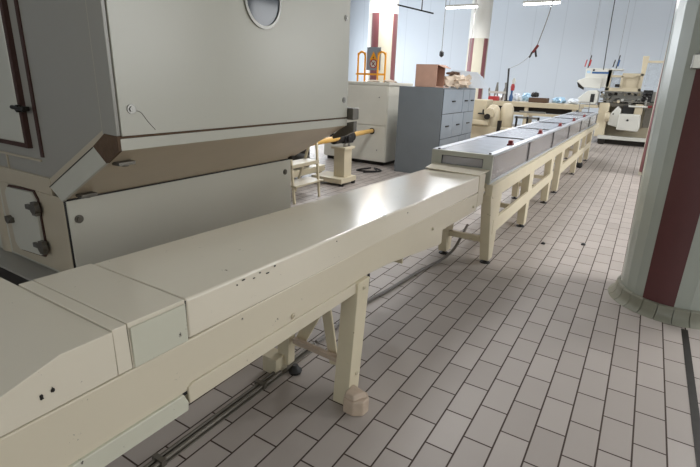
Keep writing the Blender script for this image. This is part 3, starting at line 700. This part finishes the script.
MB().prism([(-2.08, 1.80), (-1.86, 1.62), (-1.4, 1.60), (-1.4, 1.9), (-1.8, 1.92)], 1, y-.05, y+.3).build('nose_guard', WHITE, F, bev=.01)
MB().prism([(-2.06, 1.76), (-1.86, 1.62), (-1.86, 1.55), (-2.0, 1.62)], 1, y-.06, y+.2).build('nose_lining', DARK, F)
lc = MB(); lc.prism([(-1.95, 1.17), (-1.45, 1.13), (-1.40, 1.2), (-1.40, 1.50), (-1.48, 1.55), (-1.70, 1.53), (-1.95, 1.3)], 1, y-.2, y+.3)
lc = lc.build('lower_cover', WHITE, F, bev=.02, label='white rounded cover with dark window')
MB().box(-1.60, -1.49, y-.206, y-.198, 1.20, 1.44).build('inspection_window', BLACK, lc)
part('infeed_table', PALE, F, -1.95, -1.35, y-.2, y+.4, 1.04, 1.12, bev=.01)
part('infeed_leg', PALE, F, -1.9, -1.8, y, y+.1, 0, 1.05)
# upright beige frame with openings
for b in ((-1.27, -1.16, 1.55, 2.14), (-.90, -.84, 1.62, 1.98), (-.42, -.34, 1.55, 2.04), (-1.27, -.34, 1.54, 1.64), (-1.2, -.55, 1.93, 1.99), (-.88, -.34, 1.98, 2.05)):
    part('frame_bar', PALE, F, b[0], b[1], y+.0, y+.1, b[2], b[3], bev=.006)
part('frame_panel', PALE, F, -.84, -.42, y+.05, y+.1, 1.60, 2.0, bev=.006)
part('guard_sheet', CLEARPANE, F, -1.16, -.88, y+.06, y+.08, 1.62, 1.94, bev=0)
part('small_motor', DARK, F, -1.02, -.90, y-.04, y+.05, 1.66, 1.74, bev=.01)
MB().prism([(-.42, 2.0), (-.32, 2.0), (-.30, 2.52), (-.46, 2.52), (-.44, 2.3)], 1, y, y+.12).build('tall_post', LEGCREAM, F, bev=.006)
part('top_arm', LEGCREAM, F, -.33, .1, y+.02, y+.08, 2.34, 2.40, bev=.006)
part('clear_door', CLEARPANE, F, -.28, .1, y+.05, y+.07, 1.7, 2.34, bev=0)
part('rear_panel', STEEL, F, -1.3, .15, 17.0, 17.1, 1.1, 1.56, bev=.01)
rnd = random.Random(3)
# linkages, rollers and rods in the working zone
for k in range(54):
    x = rnd.uniform(-1.4, -.3); z = rnd.uniform(1.16, 1.52); yy = y+rnd.uniform(0, .4)
    if k % 3 == 0: MB().cyl((x, yy-.05, z), (x, yy+.05, z), rnd.uniform(.025, .05), n=14).build('roller', rnd.choice((STEEL, DARK)), F)
    elif k % 3 == 1: MB().bar((x, yy, z), (x+rnd.uniform(-.15, .15), yy, z+rnd.uniform(-.12, .12)), .025, .03).build('link_rod', rnd.choice((STEEL, DARK, PALE)), F)
    else: part('block', rnd.choice((DARK, STEEL, WHITE, PALE)), F, x-.035, x+.035, yy-.04, yy+.04, z-.04, z+.04, bev=.006)
for z in (1.26, 1.52): part('cross_rail', STEEL, F, -1.35, -.05, y-.02, y+.02, z-.012, z+.012, bev=.003)
for k in range(9):
    x = -.24+.04*(k % 4)+.02*rnd.random(); z = 1.34+.085*(k//3)
    MB().lump((x, y-.05, z), .05, .05, .045, .2, 2).build('black_knob', BLACK, F, smooth=True)
part('black_block', BLACK, F, -.26, -.02, y, y+.1, 1.25, 1.6, bev=.01)
part('blue_hose_block', STEEL, F, -.17, -.12, y-.08, y-.02, 1.05, 1.4, bev=.01)
part('side_unit', LATCH, F, -.12, .12, y-.02, y+.3, .55, 1.25, bev=.01)
MB().cyl((-.55, y-.3, 1.14), (-.05, y-.3, 1.14), .025).build('feed_bar', WHITE, F)
MB().cyl((-.07, y-.3, 1.14), (.03, y-.3, 1.16), .035).build('red_grip', DKRED, F)
MB().prism([(-1.0, .58), (-.72, .52), (-.72, 1.05), (-.82, 1.13), (-1.0, .85)], 1, y-.3, y+.2).build('lower_housing', WHITE, F, bev=.03)
MB().prism([(-.74, .46), (-.2, .44), (-.16, .55), (-.2, .92), (-.74, .92)], 1, y-.4, y+.2).build('lower_housing', WHITE, F, bev=.03)
part('lower_column', PALE, F, -.38, -.18, y-.2, y+.1, .9, 1.2, bev=.01)
part('dark_recess', BLACK, F, -.70, -.40, y-.1, y+.1, .92, 1.15, bev=0)
MB().cyl((-.50, y-.41, .75), (-.50, y-.40, .75), .03).cyl((-.9, y-.31, .9), (-.9, y-.30, .9), .02).build('knob', BLACK, F)
MB().cyl((-1.1, y-.25, .8), (-.98, y-.25, .8), .14, n=20).build('motor', PALE, F, bev=.02)
# square sign frame at the conveyor end
sf = thing('sensor_frame', 'small square steel frame standing at the end of the glazed conveyor', 'sensor frame', (-1.3, 13.2, 1.02))
for a, b in (((-1.50, 1.02), (-1.50, 1.27)), ((-1.28, 1.02), (-1.28, 1.27)), ((-1.50, 1.27), (-1.28, 1.27)), ((-1.50, 1.12), (-1.28, 1.12))):
    MB().bar((a[0], 13.2, a[1]), (b[0], 13.2, b[1]), .018, .018).build('frame_bar', STEEL, sf)

# ---------------------------------------------------------------- hanging things
def ceiling_light(x, y, label, z=3.84):
    t = thing('tube_light', label, 'lamp', (x, y, z), 'hanging tube lights')
    part('housing', WHITE, t, x-.5, x+.5, y-.07, y+.07, z+.02, z+.08, bev=.005)
    part('tube', TUBE, t, x-.49, x+.49, y-.06, y+.06, z-.02, z+.02, bev=.01)
    for s in (-.4, .4): MB().cyl((x+s, y, z+.08), (x+s, y, ZC), .006).build('suspension', STEEL, t)
    a = area('tube_light_glow', (x, y, z-.05), (0, 0, -1), 1.0, .15, 80, (.97, .98, 1))
    a.parent = t; a.location = Vector((0, 0, -.05))
ceiling_light(-5.55, 15.3, 'hanging tube light partly behind the far white pillar')
ceiling_light(-3.2, 15.3, 'hanging tube light above the slanting hose with the red coupling')
for x, y_ in ((-9, 13), (3.5, 15), (-5.5, 10.5), (-9, 10.5), (-2.5, 10.5), (1.5, 10.5), (-2.2, 6.2), (1.8, 5.2)):  # unseen lamps; the two nearest are added to brighten the foreground
    ceiling_light(x, y_, 'unseen hanging tube light added outside the frame')
def cord(name, label, cat, pts, r, m, end=None):
    t = thing(name, label, cat, pts[0])
    MB().tube(pts, r, 6).build('cord', m, t, smooth=True)
    return t
c1 = cord('pull_cord', 'thin straight pull cord with dark pendant left of the far pillar', 'cord', [(-5.965, 15, ZC), (-5.955, 15, 2.56)], .01, CABLE)
MB().lathe((-5.955, 15, 2.38), [(.02, 0), (.07, .05), (.07, .15), (.02, .2)], 14).build('pendant', BLACK, c1, smooth=True)
c2 = cord('air_hose', 'slanting hose with red coupling and two plugs, hanging before the back wall', 'hose', [(-2.70, 15, ZC), (-2.85, 15, 3.8), (-3.10, 15, 2.66)], .014, CABLE)
MB().bar((-3.06, 15, 2.72), (-3.18, 15, 2.52), .06, .07).build('coupling', DKRED, c2, bev=.01)
for a, b in (((-3.18, 2.56), (-3.26, 2.38)), ((-3.12, 2.6), (-3.07, 2.4))):
    MB().bar((a[0], 15, a[1]), (b[0], 15, b[1]), .05, .05).build('plug', BLACK, c2, bev=.01)
tag(MB().tube([(-3.18, 14.98, 2.5), (-3.4, 14.7, 2.22), (-3.65, 14.42, 2.05)], .006, 6).build('slack_line', CABLE), 'thin slack line from the hose plugs to the black pole', 'line')
tag(MB().tube([(-1.385, 15.6, ZC), (-1.37, 15.6, 3.5), (-1.33, 15.6, 2.1)], .012, 6).build('drop_cable', BLACK), 'single dark cable dropping behind the packaging machine cover', 'cable')
for x, m_, lb in ((-1.80, RED, 'red and grey hook tool hanging left above the packaging machine'), (-1.06, BLUE, 'blue and red hook tool hanging above the middle of the packaging machine')):
    hk = thing('hook_tool', lb, 'tool', (x, 16.2, 2.17))
    MB().bar((x+.0, 16.2, 2.17), (x+.04, 16.2, 2.52), .03, .03).build('shank', DARK, hk)
    MB().bar((x+.03, 16.19, 2.22), (x+.05, 16.19, 2.40), .035, .04).build('grip', m_, hk, bev=.01)
    MB().bar((x-.09, 16.2, 2.20), (x-.06, 16.2, 2.40), .04, .03).build('second_grip', RED if m_ is RED else DARK, hk, bev=.008)
    MB().cyl((x, 16.2, 2.52), (x, 16.2, ZC), .003).build('wire', CABLE, hk)
sb = thing('suspended_bar', 'dark thin bar hung slanting from a rod near the ceiling', 'bar', (-5.0, 11, 3.2))
MB().bar((-5.28, 10.4, 3.24), (-4.40, 10.4, 3.03), .03, .03).build('bar', DARK, sb)
MB().cyl((-4.68, 10.4, 3.1), (-4.68, 10.4, ZC), .012).build('rod', DARK, sb)
tag(MB().tube([(-5.2, 15.6, ZC), (-5.22, 15.6, 3.4), (-5.25, 15.6, 2.3)], .01, 6).build('thin_cable', CABLE), 'thin grey cable hanging left of the far white pillar', 'cable')
